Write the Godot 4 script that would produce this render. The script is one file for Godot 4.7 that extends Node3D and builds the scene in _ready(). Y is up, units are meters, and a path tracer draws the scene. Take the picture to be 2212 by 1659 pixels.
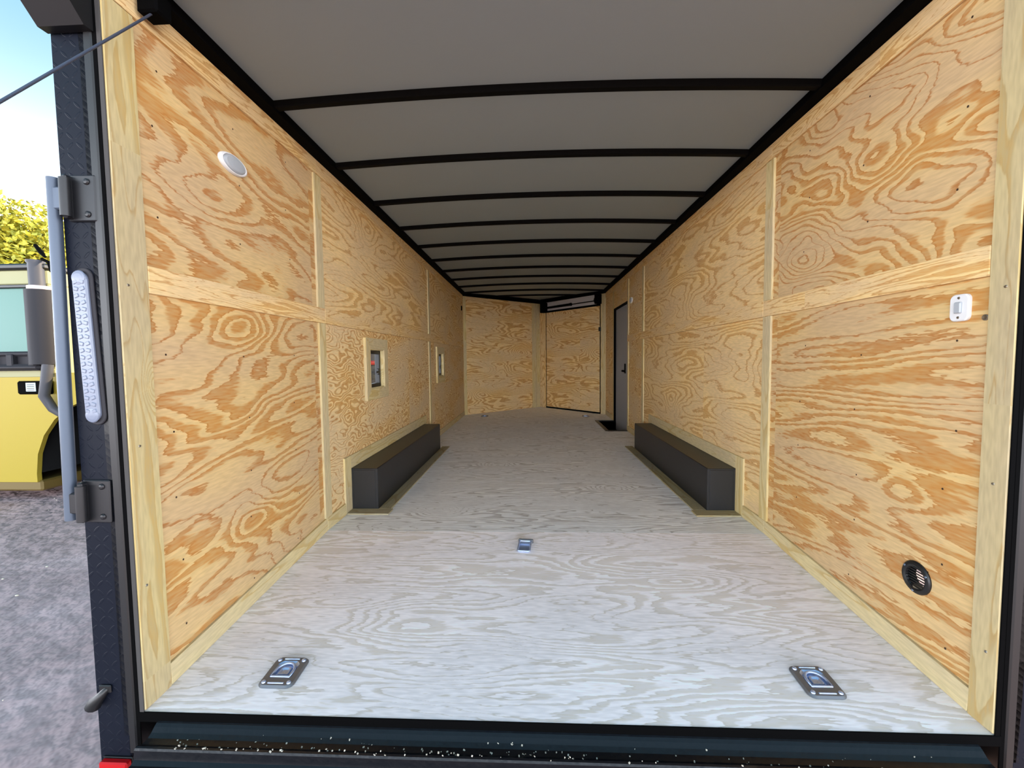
extends Node3D
# An empty cargo trailer seen through its open rear: plywood walls, floor and a black ribbed roof.
# x right, y up, z towards the rear opening (z = 0 at the opening, the nose lies at -z). Metres.

const HW := 1.23        # half the inside width, to the faces of the trim
const HT := 2.098       # height of the wall tops above the main floor
const ZB := -1.185      # where the floor starts to slope down to the rear
const ZF := -6.283      # where the side walls end and the nose begins
const DR := 0.081       # how far the floor has dropped at the opening
const TK := 0.011       # thickness of trim boards and sheets
const SKIN := 1.282     # inner face of the outer skin
const GY := -0.62       # the ground outside
var apex := Vector3(0.13, 0, -7.55)
var M := {}
var rng := RandomNumberGenerator.new()
var taken := {}

# ---------------------------------------------------------------- mesh builder
class MB:
	var st := SurfaceTool.new()
	var xf := Transform3D.IDENTITY
	var grain := Vector3(0, 0, 1)
	var us := 2.44
	var vs := 1.22
	var uo := 0.0
	var vo := 0.0
	var n := 0
	func _init(g := Vector3(0, 0, 1), u := 2.44, v := 1.22, a := 0.0, b := 0.0):
		st.begin(Mesh.PRIMITIVE_TRIANGLES)
		grain = g; us = u; vs = v; uo = a; vo = b
	func uv(p: Vector3, nn: Vector3) -> Vector2:
		var g := grain
		if absf(nn.dot(g)) > 0.8:
			g = Vector3(0, 1, 0) if absf(g.y) < 0.5 else Vector3(1, 0, 0)
		var t := Vector3(absf(nn.y * g.z - nn.z * g.y), absf(nn.z * g.x - nn.x * g.z), absf(nn.x * g.y - nn.y * g.x)).normalized()
		return Vector2(p.dot(g) / us + uo, -p.dot(t) / vs + vo)
	func tri(a: Vector3, b: Vector3, c: Vector3, out: Vector3, na = null, nb = null, nc = null):
		var f := (b - a).cross(c - a)
		if f.length_squared() < 1e-16: return
		f = f.normalized()
		var ps := [a, b, c]
		var ns := [na, nb, nc]
		if f.dot(out) > 0.0: ps = [a, c, b]; ns = [na, nc, nb]
		else: f = -f
		for i in 3:
			st.set_normal((xf.basis * (ns[i] if ns[i] != null else f)).normalized())
			st.set_uv(uv(ps[i], f))
			st.add_vertex(xf * ps[i])
		n += 1
	func quad(a: Vector3, b: Vector3, c: Vector3, d: Vector3, out: Vector3):
		tri(a, b, c, out); tri(a, c, d, out)
	func box(mn: Vector3, mx: Vector3, bv := 0.0):
		var c := (mn + mx) / 2.0
		var h := (mx - mn).abs() / 2.0
		var b := minf(bv, minf(h.x, minf(h.y, h.z)) * 0.9)
		for ax in 3:
			var i := (ax + 1) % 3
			var j := (ax + 2) % 3
			for s in [-1.0, 1.0]:
				var q := []
				for w in [[-1, -1], [1, -1], [1, 1], [-1, 1]]:
					var p := Vector3.ZERO
					p[ax] = s * h[ax]; p[i] = w[0] * (h[i] - b); p[j] = w[1] * (h[j] - b)
					q.append(c + p)
				var o := Vector3.ZERO
				o[ax] = s
				quad(q[0], q[1], q[2], q[3], o)
		if b <= 0.0: return
		for ax in 3:
			var i := (ax + 1) % 3
			var j := (ax + 2) % 3
			for si in [-1.0, 1.0]:
				for sj in [-1.0, 1.0]:
					var q := []
					for w in [[-1, 0], [1, 0], [1, 1], [-1, 1]]:
						var p := Vector3.ZERO
						p[ax] = w[0] * (h[ax] - b)
						p[i] = si * (h[i] - (b if w[1] == 1 else 0.0))
						p[j] = sj * (h[j] - (0.0 if w[1] == 1 else b))
						q.append(c + p)
					var o := Vector3.ZERO
					o[i] = si; o[j] = sj
					quad(q[0], q[1], q[2], q[3], o)
		for sx in [-1.0, 1.0]:
			for sy in [-1.0, 1.0]:
				for sz in [-1.0, 1.0]:
					var s := Vector3(sx, sy, sz)
					tri(c + s * Vector3(h.x, h.y - b, h.z - b), c + s * Vector3(h.x - b, h.y, h.z - b), c + s * Vector3(h.x - b, h.y - b, h.z), s)
	# a polygon in the plane of two axes, pushed along the third
	func prism(poly: PackedVector2Array, a0: float, a1: float, ax: int, bevel := 0.0):
		var i := (ax + 1) % 3
		var j := (ax + 2) % 3
		var at := func(v: Vector2, a: float) -> Vector3:
			var p := Vector3.ZERO
			p[i] = v.x; p[j] = v.y; p[ax] = a
			return p
		var up := Vector3.ZERO
		up[ax] = signf(a1 - a0)
		var top := poly
		if bevel > 0.0:
			var r := Geometry2D.offset_polygon(poly, -bevel, Geometry2D.JOIN_MITER)
			if r.size() and r[0].size() == poly.size():
				var best := 0
				for k in r[0].size():
					if r[0][k].distance_to(poly[0]) < r[0][best].distance_to(poly[0]): best = k
				top = PackedVector2Array()
				var fl := -1 if Geometry2D.is_polygon_clockwise(r[0]) != Geometry2D.is_polygon_clockwise(poly) else 1
				for k in poly.size(): top.append(r[0][posmod(best + fl * k, poly.size())])
			else: bevel = 0.0
		var t := Geometry2D.triangulate_polygon(poly)
		for k in range(0, t.size(), 3):
			tri(at.call(top[t[k]], a1), at.call(top[t[k + 1]], a1), at.call(top[t[k + 2]], a1), up)
			tri(at.call(poly[t[k]], a0), at.call(poly[t[k + 1]], a0), at.call(poly[t[k + 2]], a0), -up)
		var cw := Geometry2D.is_polygon_clockwise(poly)
		var am := a1 - signf(a1 - a0) * bevel
		for k in poly.size():
			var p := poly[k]
			var q := poly[(k + 1) % poly.size()]
			var e := (q - p).normalized()
			var o2 := Vector2(e.y, -e.x) * (-1.0 if cw else 1.0)
			var o: Vector3 = at.call(o2, 0.0)
			quad(at.call(p, a0), at.call(q, a0), at.call(q, am), at.call(p, am), o)
			if bevel > 0.0:
				quad(at.call(p, am), at.call(q, am), at.call(top[(k + 1) % poly.size()], a1), at.call(top[k], a1), o + up)
	# a round bar along a path
	func tube(path: Array, r, sides := 10, closed := false):
		var rings := []
		var m := path.size()
		var prev := Vector3.ZERO
		for k in m:
			var a: Vector3 = path[posmod(k - 1, m)] if closed else path[maxi(k - 1, 0)]
			var b: Vector3 = path[posmod(k + 1, m)] if closed else path[mini(k + 1, m - 1)]
			var t := (b - a).normalized()
			var u := prev - t * prev.dot(t) if prev != Vector3.ZERO else t.cross(Vector3(0, 1, 0) if absf(t.y) < 0.9 else Vector3(1, 0, 0))
			u = u.normalized()
			prev = u
			var w := t.cross(u)
			var ring := []
			var rr: float = r[k] if r is Array else r
			for s in sides:
				var an := TAU * s / sides
				var d := u * cos(an) + w * sin(an)
				ring.append([path[k] + d * rr, d])
			rings.append(ring)
		for k in (m if closed else m - 1):
			var A: Array = rings[k]
			var B: Array = rings[(k + 1) % m]
			for s in sides:
				var s2 := (s + 1) % sides
				var o: Vector3 = A[s][1] + A[s2][1]
				tri(A[s][0], A[s2][0], B[s2][0], o, A[s][1], A[s2][1], B[s2][1])
				tri(A[s][0], B[s2][0], B[s][0], o, A[s][1], B[s2][1], B[s][1])
		if not closed:
			for e in [0, m - 1]:
				var o: Vector3 = (path[0] - path[1]) if e == 0 else (path[m - 1] - path[m - 2])
				for s in range(1, sides - 1):
					tri(rings[e][0][0], rings[e][s][0], rings[e][s + 1][0], o)
	# a profile [radius, height] turned about the y axis; sx and sz squash it
	func lathe(prof: Array, sides := 24, sx := 1.0, sz := 1.0, smooth := true):
		for k in prof.size() - 1:
			var p: Vector2 = prof[k]
			var q: Vector2 = prof[k + 1]
			var e := (q - p).normalized()
			for s in sides:
				var a := TAU * s / sides
				var b := TAU * (s + 1) / sides
				var da := Vector3(cos(a) * sx, 0, sin(a) * sz)
				var db := Vector3(cos(b) * sx, 0, sin(b) * sz)
				var na := Vector3(cos(a) / sx * -e.y, e.x, sin(a) / sz * -e.y).normalized()
				var nb := Vector3(cos(b) / sx * -e.y, e.x, sin(b) / sz * -e.y).normalized()
				var v := [da * p.x + Vector3(0, p.y, 0), db * p.x + Vector3(0, p.y, 0), db * q.x + Vector3(0, q.y, 0), da * q.x + Vector3(0, q.y, 0)]
				if smooth:
					tri(v[0], v[1], v[2], na + nb, na, nb, nb); tri(v[0], v[2], v[3], na + nb, na, nb, na)
				else: quad(v[0], v[1], v[2], v[3], na + nb)

func rrect(w: float, h: float, r: float, c := Vector2.ZERO, seg := 5) -> PackedVector2Array:
	var o := PackedVector2Array()
	for k in 4:
		var cc := Vector2((w / 2 - r) * [1, -1, -1, 1][k], (h / 2 - r) * [1, 1, -1, -1][k])
		for s in seg + 1:
			var a := PI / 2 * (k + float(s) / seg)
			o.append(c + cc + Vector2(cos(a), sin(a)) * r)
	return o

# ---------------------------------------------------------------- naming
func numbered(called: String) -> String:
	if not taken.has(called):
		taken[called] = 0
		return called
	taken[called] += 1
	return "%s_%03d" % [called, taken[called]]

func commit(called: String, b: MB, m: Material, parent: Node = null) -> MeshInstance3D:
	var o := MeshInstance3D.new()
	o.mesh = b.st.commit()
	o.mesh.surface_set_material(0, m)
	o.cast_shadow = GeometryInstance3D.SHADOW_CASTING_SETTING_ON
	if parent == null or parent == self:
		o.name = numbered(called)
		add_child(o, true)
	else:
		o.name = called
		parent.add_child(o, true)
	return o

func tag(o: Node, label: String, category := "", group := "", kind := ""):
	o.set_meta("label", label)
	if category: o.set_meta("category", category)
	if group: o.set_meta("group", group)
	if kind: o.set_meta("kind", kind)

func thing(called: String, label: String, category: String, at := Vector3.ZERO, basis := Basis.IDENTITY, group := "") -> Node3D:
	var o := Node3D.new()
	o.name = numbered(called)
	add_child(o, true)
	o.transform = Transform3D(basis, at)
	tag(o, label, category, group)
	return o

func setting(called: String, label: String) -> Node3D:
	var o := Node3D.new()
	o.name = called
	add_child(o, true)
	tag(o, label, "", "", "structure")
	return o

# ---------------------------------------------------------------- textures
# Rotary-cut pine: rings of a slow noise field, each fading from pale to brown and ending in a sharp, feathered edge.
var ply_spec := {}
var ply_out := {}
var lock := Mutex.new()

func ply_task(i: int):
	var key: String = ply_spec.keys()[i]
	var s: Dictionary = ply_spec[key]
	var W: int = s.get("w", 1024)
	var H: int = s.get("h", 1024)
	var lu: float = s.lu
	var lv: float = s.lv
	var n := FastNoiseLite.new()
	n.noise_type = FastNoiseLite.TYPE_SIMPLEX_SMOOTH
	n.seed = s.seed; n.frequency = 1.0
	n.fractal_type = FastNoiseLite.FRACTAL_FBM
	n.fractal_octaves = s.get("oct", 3); n.fractal_gain = s.get("gain", 0.33); n.fractal_lacunarity = 2.3
	var f := FastNoiseLite.new()
	f.noise_type = FastNoiseLite.TYPE_SIMPLEX
	f.seed = s.seed + 77; f.frequency = 1.0
	f.fractal_type = FastNoiseLite.FRACTAL_FBM
	f.fractal_octaves = 2
	var pale: Color = s.pale
	var dark: Color = s.dark
	var fu: float = s.fu
	var fv: float = s.fv
	var bands: float = s.bands
	var tilt: float = s.get("tilt", 0.0)
	var slope: float = s.get("slope", 0.0)
	var jag: float = s.get("jag", 0.10) * 0.75
	var share: float = s.get("share", 0.5)
	var hue: float = s.get("hue", 0.03)
	var knots: Array = s.get("knots", [])
	var out := PackedByteArray()
	out.resize(W * H * 3)
	var k := 0
	for y in H:
		var v := lv * y / H
		for x in W:
			var u := lu * x / W
			var vv := v + tilt * u
			var g := n.get_noise_2d(u * fu, vv * fv)
			for q in knots:
				var du: float = (u - q[0]) * 0.55
				var dv: float = v - q[1]
				var d2: float = (du * du + dv * dv) / (q[2] * q[2])
				if d2 < 9.0: g += q[3] * exp(-d2)
			var fine := f.get_noise_2d(u * 11.0, v * 75.0)
			var slow := f.get_noise_2d(u * 0.9 + 40.0, v * 2.2)
			var F := g * bands + vv * slope + fine * jag
			var t := F - floorf(F)
			var wd := clampf(share + 0.45 * slow, 0.12, 0.85)
			var a := clampf((t - (1.0 - wd)) / (0.08 + 0.22 * wd), 0.0, 1.0)
			a = a * a * (3.0 - 2.0 * a) * 0.8
			a += 0.38 * clampf((t - 0.86) / 0.1, 0.0, 1.0)
			a *= clampf((1.0 - t) / 0.035, 0.0, 1.0)
			a = clampf(a * (0.9 + 0.45 * fine), 0.0, 1.1)
			var l := 255.0 * (1.0 + 0.05 * fine + 0.05 * slow)
			out[k] = clampi(int((pale.r + (dark.r - pale.r) * a) * l), 0, 255)
			out[k + 1] = clampi(int((pale.g + (dark.g - pale.g) * a) * l), 0, 255)
			out[k + 2] = clampi(int((pale.b + (dark.b - pale.b) * a - hue * slow) * l), 0, 255)
			k += 3
	lock.lock()
	ply_out[key] = [W, H, out]
	lock.unlock()

func make_textures():
	var P := Color(0.885, 0.785, 0.60)
	var D := Color(0.775, 0.575, 0.35)
	var PF := Color(0.885, 0.765, 0.555)
	var DF := Color(0.735, 0.535, 0.315)
	var PN := Color(0.80, 0.68, 0.49)   # the four rear sheets, colour darkened to offset the strong light there
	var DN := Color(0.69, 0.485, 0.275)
	ply_spec = {
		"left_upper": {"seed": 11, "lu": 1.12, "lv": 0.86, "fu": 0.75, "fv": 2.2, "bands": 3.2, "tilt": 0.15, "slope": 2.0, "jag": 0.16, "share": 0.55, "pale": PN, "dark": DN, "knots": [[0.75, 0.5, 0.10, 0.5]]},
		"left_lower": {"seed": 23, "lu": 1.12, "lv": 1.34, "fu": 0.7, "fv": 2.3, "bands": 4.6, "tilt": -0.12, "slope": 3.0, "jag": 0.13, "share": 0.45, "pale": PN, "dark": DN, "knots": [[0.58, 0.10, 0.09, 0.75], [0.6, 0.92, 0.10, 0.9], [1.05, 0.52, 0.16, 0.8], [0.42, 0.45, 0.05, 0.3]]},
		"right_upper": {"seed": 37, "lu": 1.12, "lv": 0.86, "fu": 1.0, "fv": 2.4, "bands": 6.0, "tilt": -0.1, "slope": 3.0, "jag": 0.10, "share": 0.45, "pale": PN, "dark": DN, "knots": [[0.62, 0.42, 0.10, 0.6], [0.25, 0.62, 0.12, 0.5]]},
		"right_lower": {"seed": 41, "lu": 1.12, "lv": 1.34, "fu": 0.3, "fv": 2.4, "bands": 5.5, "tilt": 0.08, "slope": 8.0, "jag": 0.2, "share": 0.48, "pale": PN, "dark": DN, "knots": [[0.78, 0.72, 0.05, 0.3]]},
		"wall": {"seed": 53, "lu": 2.44, "lv": 1.22, "fu": 0.5, "fv": 2.6, "bands": 5.0, "slope": 5.0, "jag": 0.14, "share": 0.36, "pale": PF, "dark": DF.lerp(PF, 0.2), "knots": [[0.6, 0.4, 0.12, 0.8], [1.7, 0.8, 0.1, 0.9]]},
		"curly": {"seed": 67, "lu": 2.44, "lv": 1.22, "fu": 1.4, "fv": 3.6, "bands": 6.0, "slope": 4.0, "jag": 0.08, "share": 0.42, "pale": PF.lerp(P, 0.5), "dark": DF, "gain": 0.45, "knots": [[0.4, 0.3, 0.1, 0.8], [1.1, 0.85, 0.1, 0.9], [2.0, 0.4, 0.12, 0.8]]},
		"nose": {"seed": 71, "lu": 1.8, "lv": 2.1, "fu": 0.6, "fv": 2.8, "bands": 5.0, "slope": 14.0, "jag": 0.06, "share": 0.38, "pale": PF, "dark": DF, "knots": [[0.9, 1.3, 0.12, 0.8], [1.4, 1.0, 0.1, 0.7], [0.4, 1.7, 0.12, 0.9]]},
		"floor_rear": {"hue": 0.0, "seed": 83, "lu": 2.5, "lv": 1.22, "fu": 0.55, "fv": 3.2, "bands": 6.0, "slope": 3.0, "jag": 0.22, "share": 0.45, "pale": Color(0.97, 0.945, 0.955), "dark": Color(0.845, 0.81, 0.78), "knots": [[0.7, 0.45, 0.12, 0.6], [1.9, 0.75, 0.12, 0.6]]},
		"floor": {"hue": 0.0, "seed": 97, "lu": 2.5, "lv": 1.22, "fu": 0.5, "fv": 4.2, "bands": 6.0, "slope": 10.0, "jag": 0.06, "share": 0.26, "pale": Color(0.95, 0.955, 0.97), "dark": Color(0.74, 0.73, 0.73), "knots": [[0.6, 0.3, 0.08, 0.9], [1.8, 0.8, 0.08, 0.9]]},
		"board": {"seed": 101, "w": 1024, "h": 256, "lu": 1.6, "lv": 0.4, "fu": 0.5, "fv": 4.0, "bands": 4.0, "slope": 9.0, "jag": 0.05, "share": 0.3, "pale": Color(0.80, 0.73, 0.555), "dark": Color(0.745, 0.64, 0.435), "knots": [[0.9, 0.2, 0.035, 1.2]]},
	}
	var id := WorkerThreadPool.add_group_task(ply_task, ply_spec.size(), -1, true)
	WorkerThreadPool.wait_for_group_task_completion(id)
	for key in ply_spec:
		var o: Array = ply_out[key]
		var im := Image.create_from_data(o[0], o[1], false, Image.FORMAT_RGB8, o[2])
		im.generate_mipmaps()
		var m := StandardMaterial3D.new()
		m.albedo_texture = ImageTexture.create_from_image(im)
		m.roughness = 0.62
		m.metallic_specular = 0.35
		M[key] = m
	ply_out.clear()

func plain(c: Color, rough := 0.6, metal := 0.0, spec := 0.5) -> StandardMaterial3D:
	var m := StandardMaterial3D.new()
	m.albedo_color = c
	m.roughness = rough
	m.metallic = metal
	m.metallic_specular = spec
	return m

func noise_tex(seed_: int, freq: float, ramp: Array, size := 512, as_normal := false, strength := 4.0, type := FastNoiseLite.TYPE_SIMPLEX_SMOOTH) -> Texture2D:
	var n := FastNoiseLite.new()
	n.seed = seed_; n.frequency = freq; n.noise_type = type
	n.fractal_octaves = 4
	var t := NoiseTexture2D.new()
	t.width = size; t.height = size; t.noise = n; t.seamless = true
	if as_normal:
		t.as_normal_map = true; t.bump_strength = strength
	elif ramp.size():
		var g := Gradient.new()
		g.offsets = PackedFloat32Array(ramp[0]); g.colors = PackedColorArray(ramp[1])
		t.color_ramp = g
	return t

# steel sheet pressed with small raised diamonds in alternating directions
func tread_normal() -> Texture2D:
	var S := 256
	var im := Image.create(S, S, false, Image.FORMAT_RGB8)
	for y in S:
		for x in S:
			var h := 0.0
			for c in [[64, 64, 1.0], [192, 192, 1.0], [192, 64, -1.0], [64, 192, -1.0]]:
				var dx: float = x - c[0]
				var dy: float = y - c[1]
				var a: float = (dx + c[2] * dy) * 0.7071
				var b: float = (-c[2] * dx + dy) * 0.7071
				h = maxf(h, clampf(1.15 - sqrt((a * a) / 3000.0 + (b * b) / 260.0), 0.0, 1.0))
			h = clampf(h * 3.0, 0.0, 1.0)
			im.set_pixel(x, y, Color(h, h, h))
	im.bump_map_to_normal_map(6.0)
	im.generate_mipmaps()
	return ImageTexture.create_from_image(im)

func materials():
	make_textures()
	M.board_grey = M.board.duplicate()
	M.board_grey.albedo_color = Color(0.80, 0.82, 0.87)
	M.board_rear = M.board.duplicate()   # the two rear boards are a shade darker than the battens
	M.board_rear.albedo_color = Color(0.92, 0.915, 0.91)
	M.black = plain(Color(0.075, 0.075, 0.08), 0.42)
	M.black_matt = plain(Color(0.025, 0.025, 0.027), 0.75, 0.0, 0.12)
	M.bow = plain(Color(0.04, 0.039, 0.04), 0.6, 0.0, 0.15)
	M.box_black = plain(Color(0.115, 0.117, 0.125), 0.42)
	M.hinge = plain(Color(0.12, 0.12, 0.13), 0.4, 0.2)
	M.post = plain(Color(0.07, 0.085, 0.125), 0.45, 0.0, 0.22)
	M.post.normal_enabled = true
	M.post.normal_texture = tread_normal()
	M.post.normal_scale = 0.45
	M.post.uv1_triplanar = true
	M.post.uv1_scale = Vector3.ONE * 18.0
	M.sill = plain(Color(0.045, 0.05, 0.07), 0.33, 0.0, 0.45)
	M.sill.normal_enabled = true
	M.sill.normal_texture = noise_tex(5, 0.02, [], 512, true, 3.0)
	M.sill.normal_scale = 0.35
	M.sill.uv1_triplanar = true
	M.sill.uv1_scale = Vector3.ONE * 3.0
	M.liner = plain(Color(0.54, 0.585, 0.605), 0.7)
	M.liner.normal_enabled = true
	M.liner.normal_texture = noise_tex(7, 0.08, [], 512, true, 2.0)
	M.liner.normal_scale = 0.15
	M.liner.uv1_triplanar = true
	M.liner.uv1_scale = Vector3.ONE * 8.0
	M.white = plain(Color(0.88, 0.88, 0.88), 0.3)
	M.lens = plain(Color(0.66, 0.68, 0.70), 0.35)
	M.zinc = plain(Color(0.70, 0.76, 0.88), 0.26, 0.65)
	M.zinc_dark = plain(Color(0.44, 0.45, 0.47), 0.4, 0.55)
	M.screw = plain(Color(0.62, 0.60, 0.56), 0.3, 0.9)
	M.nail = plain(Color(0.22, 0.15, 0.09), 0.6)
	M.red = plain(Color(0.72, 0.06, 0.08), 0.2)
	M.steel = plain(Color(0.55, 0.60, 0.68), 0.35, 0.85)
	M.rope = plain(Color(0.32, 0.34, 0.40), 0.4, 0.5)
	M.door = plain(Color(0.60, 0.61, 0.63), 0.6, 0.0, 0.3)
	M.glass = plain(Color(0.5, 0.56, 0.56, 0.05), 0.03, 0.0, 0.25)
	M.glass.transparency = BaseMaterial3D.TRANSPARENCY_ALPHA
	M.yellow = plain(Color(0.66, 0.575, 0.20), 0.45, 0.0, 0.3)
	M.cream = plain(Color(0.62, 0.61, 0.46), 0.5, 0.0, 0.3)
	M.teal = plain(Color(0.33, 0.50, 0.46), 0.3, 0.0, 0.3)
	M.rubber = plain(Color(0.03, 0.03, 0.03), 0.85)
	M.grey_steel = plain(Color(0.19, 0.185, 0.20), 0.6, 0.1, 0.3)
	M.brown = plain(Color(0.42, 0.34, 0.14), 0.6)
	M.label_white = plain(Color(0.75, 0.83, 0.83), 0.5)
	M.bark = plain(Color(0.22, 0.17, 0.12), 0.9)
	M.leaf = plain(Color.WHITE, 0.6)
	M.leaf.vertex_color_use_as_albedo = true
	M.leaf.backlight_enabled = true
	M.leaf.backlight = Color(0.35, 0.35, 0.05)
	M.stucco = plain(Color(0.85, 0.74, 0.55), 0.8)
	M.strip_lens = plain(Color(0.43, 0.46, 0.53), 0.3, 0.0)
	M.lock = plain(Color(0.30, 0.34, 0.40), 0.45, 0.3)
	M.pipe = plain(Color(0.30, 0.30, 0.32), 0.5, 0.2, 0.3)
	M.clamp = plain(Color(0.72, 0.62, 0.60), 0.35, 0.5)
	M.taupe = plain(Color(0.22, 0.19, 0.185), 0.5, 0.0, 0.3)
	M.header = plain(Color(0.76, 0.75, 0.76), 0.6)
	M.edge_grey = plain(Color(0.26, 0.25, 0.245), 0.7, 0.0, 0.3)
	M.chip = plain(Color(0.75, 0.72, 0.66), 0.7)
	M.ground = plain(Color.WHITE, 0.92, 0.0, 0.3)
	M.ground.albedo_texture = noise_tex(31, 0.006, [[0.0, 0.35, 0.5, 0.65, 1.0], [Color(0.685, 0.615, 0.595), Color(0.73, 0.66, 0.64), Color(0.755, 0.68, 0.66), Color(0.775, 0.70, 0.68), Color(0.82, 0.75, 0.73)]], 1024)
	M.ground.albedo_color = Color(1.0, 0.935, 0.955)
	M.ground.normal_enabled = true
	M.ground.normal_texture = noise_tex(33, 0.03, [], 1024, true, 8.0)
	M.ground.normal_scale = 0.7

# ---------------------------------------------------------------- sheets
# a sheet with square holes: the spans between the cut lines, without the ones that fall in a hole
func holed(b: MB, ax: int, a0: float, a1: float, r: Rect2, holes: Array):
	var xs := [r.position.x, r.end.x]
	var ys := [r.position.y, r.end.y]
	for h in holes:
		xs += [h.position.x, h.end.x]; ys += [h.position.y, h.end.y]
	xs = xs.filter(func(v): return v >= r.position.x and v <= r.end.x)
	ys = ys.filter(func(v): return v >= r.position.y and v <= r.end.y)
	xs.sort(); ys.sort()
	var i := (ax + 1) % 3
	var j := (ax + 2) % 3
	for p in xs.size() - 1:
		for q in ys.size() - 1:
			if xs[p + 1] - xs[p] < 1e-4 or ys[q + 1] - ys[q] < 1e-4: continue
			var c := Vector2((xs[p] + xs[p + 1]) / 2.0, (ys[q] + ys[q + 1]) / 2.0)
			if holes.any(func(h): return h.has_point(c)): continue
			var mn := Vector3.ZERO
			var mx := Vector3.ZERO
			mn[ax] = minf(a0, a1); mx[ax] = maxf(a0, a1)
			mn[i] = xs[p]; mx[i] = xs[p + 1]; mn[j] = ys[q]; mx[j] = ys[q + 1]
			b.box(mn, mx)

var trim_count := 0
func trim(b: MB, label: String, mat: Material = null) -> MeshInstance3D:
	trim_count += 1
	var o := commit("trim_%d" % trim_count, b, mat if mat else M.board)
	tag(o, label, "", "", "structure")
	return o

func board(mn: Vector3, mx: Vector3, g: Vector3, bv := 0.0015) -> MB:
	var b := MB.new(g, 1.6, 0.4, rng.randf(), rng.randf())
	b.box(mn, mx, bv)
	return b

func ramp_xf() -> Transform3D:   # the frame of the sloping rear floor: its z axis runs down the slope from ZB
	var a := atan2(DR, -ZB)
	return Transform3D(Basis(Vector3.RIGHT, a), Vector3(0, 0, ZB))

# ---------------------------------------------------------------- the scene
func _ready():
	rng.seed = 4
	# camera
	var cam := Camera3D.new()
	cam.name = "camera"
	cam.transform = Transform3D(Basis(Vector3.UP, 0.0462) * Basis(Vector3.RIGHT, -0.0579) * Basis(Vector3.BACK, -0.0111), Vector3(-0.0449, 0.9797, 1.1939))
	cam.fov = 83.7507
	cam.near = 0.02
	cam.far = 400.0
	add_child(cam)
	cam.current = true
	# sky and exposure
	var env := Environment.new()
	env.background_mode = Environment.BG_SKY
	var sm := ProceduralSkyMaterial.new()
	sm.sky_top_color = Color(0.118, 0.178, 0.21)
	sm.sky_horizon_color = Color(0.95, 0.965, 1.0)
	sm.sky_curve = 0.075
	sm.ground_bottom_color = Color(0.45, 0.43, 0.41)
	sm.ground_horizon_color = Color(0.75, 0.74, 0.72)
	sm.sun_angle_max = 1.0
	sm.sky_energy_multiplier = 1.0
	var sky := Sky.new()
	sky.sky_material = sm
	env.sky = sky
	env.background_energy_multiplier = 4.4
	env.tonemap_mode = Environment.TONE_MAPPER_LINEAR
	env.tonemap_exposure = 5.8
	env.sdfgi_enabled = true
	env.ssao_enabled = true
	env.ssil_enabled = true
	var we := WorldEnvironment.new()
	we.name = "environment"
	we.environment = env
	add_child(we)
	# a low sun ahead and to the right: the trailer shades the ground on its left
	var sun := DirectionalLight3D.new()
	sun.name = "sun"
	sun.look_at_from_position(Vector3(9.0, 4.2, -4.5), Vector3.ZERO)
	sun.light_color = Color(1.0, 0.90, 0.74)
	sun.light_energy = 0.6
	sun.light_angular_distance = 0.6
	sun.shadow_enabled = true
	add_child(sun)

	materials()
	build_ground()
	build_floor()
	build_walls()
	build_nose()
	build_ceiling()
	build_trim()
	build_windows()
	build_side_door()
	build_rear_frame()
	build_wheel_boxes()
	build_fittings()
	build_outside()

func build_ground():
	var b := MB.new(Vector3(1, 0, 0), 5.0, 5.0)
	b.box(Vector3(-60, GY - 0.3, -60), Vector3(60, GY, 40))
	var o := commit("ground", b, M.ground)
	tag(o, "dusty grey hard-packed ground outside the trailer", "", "", "structure")

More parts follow.
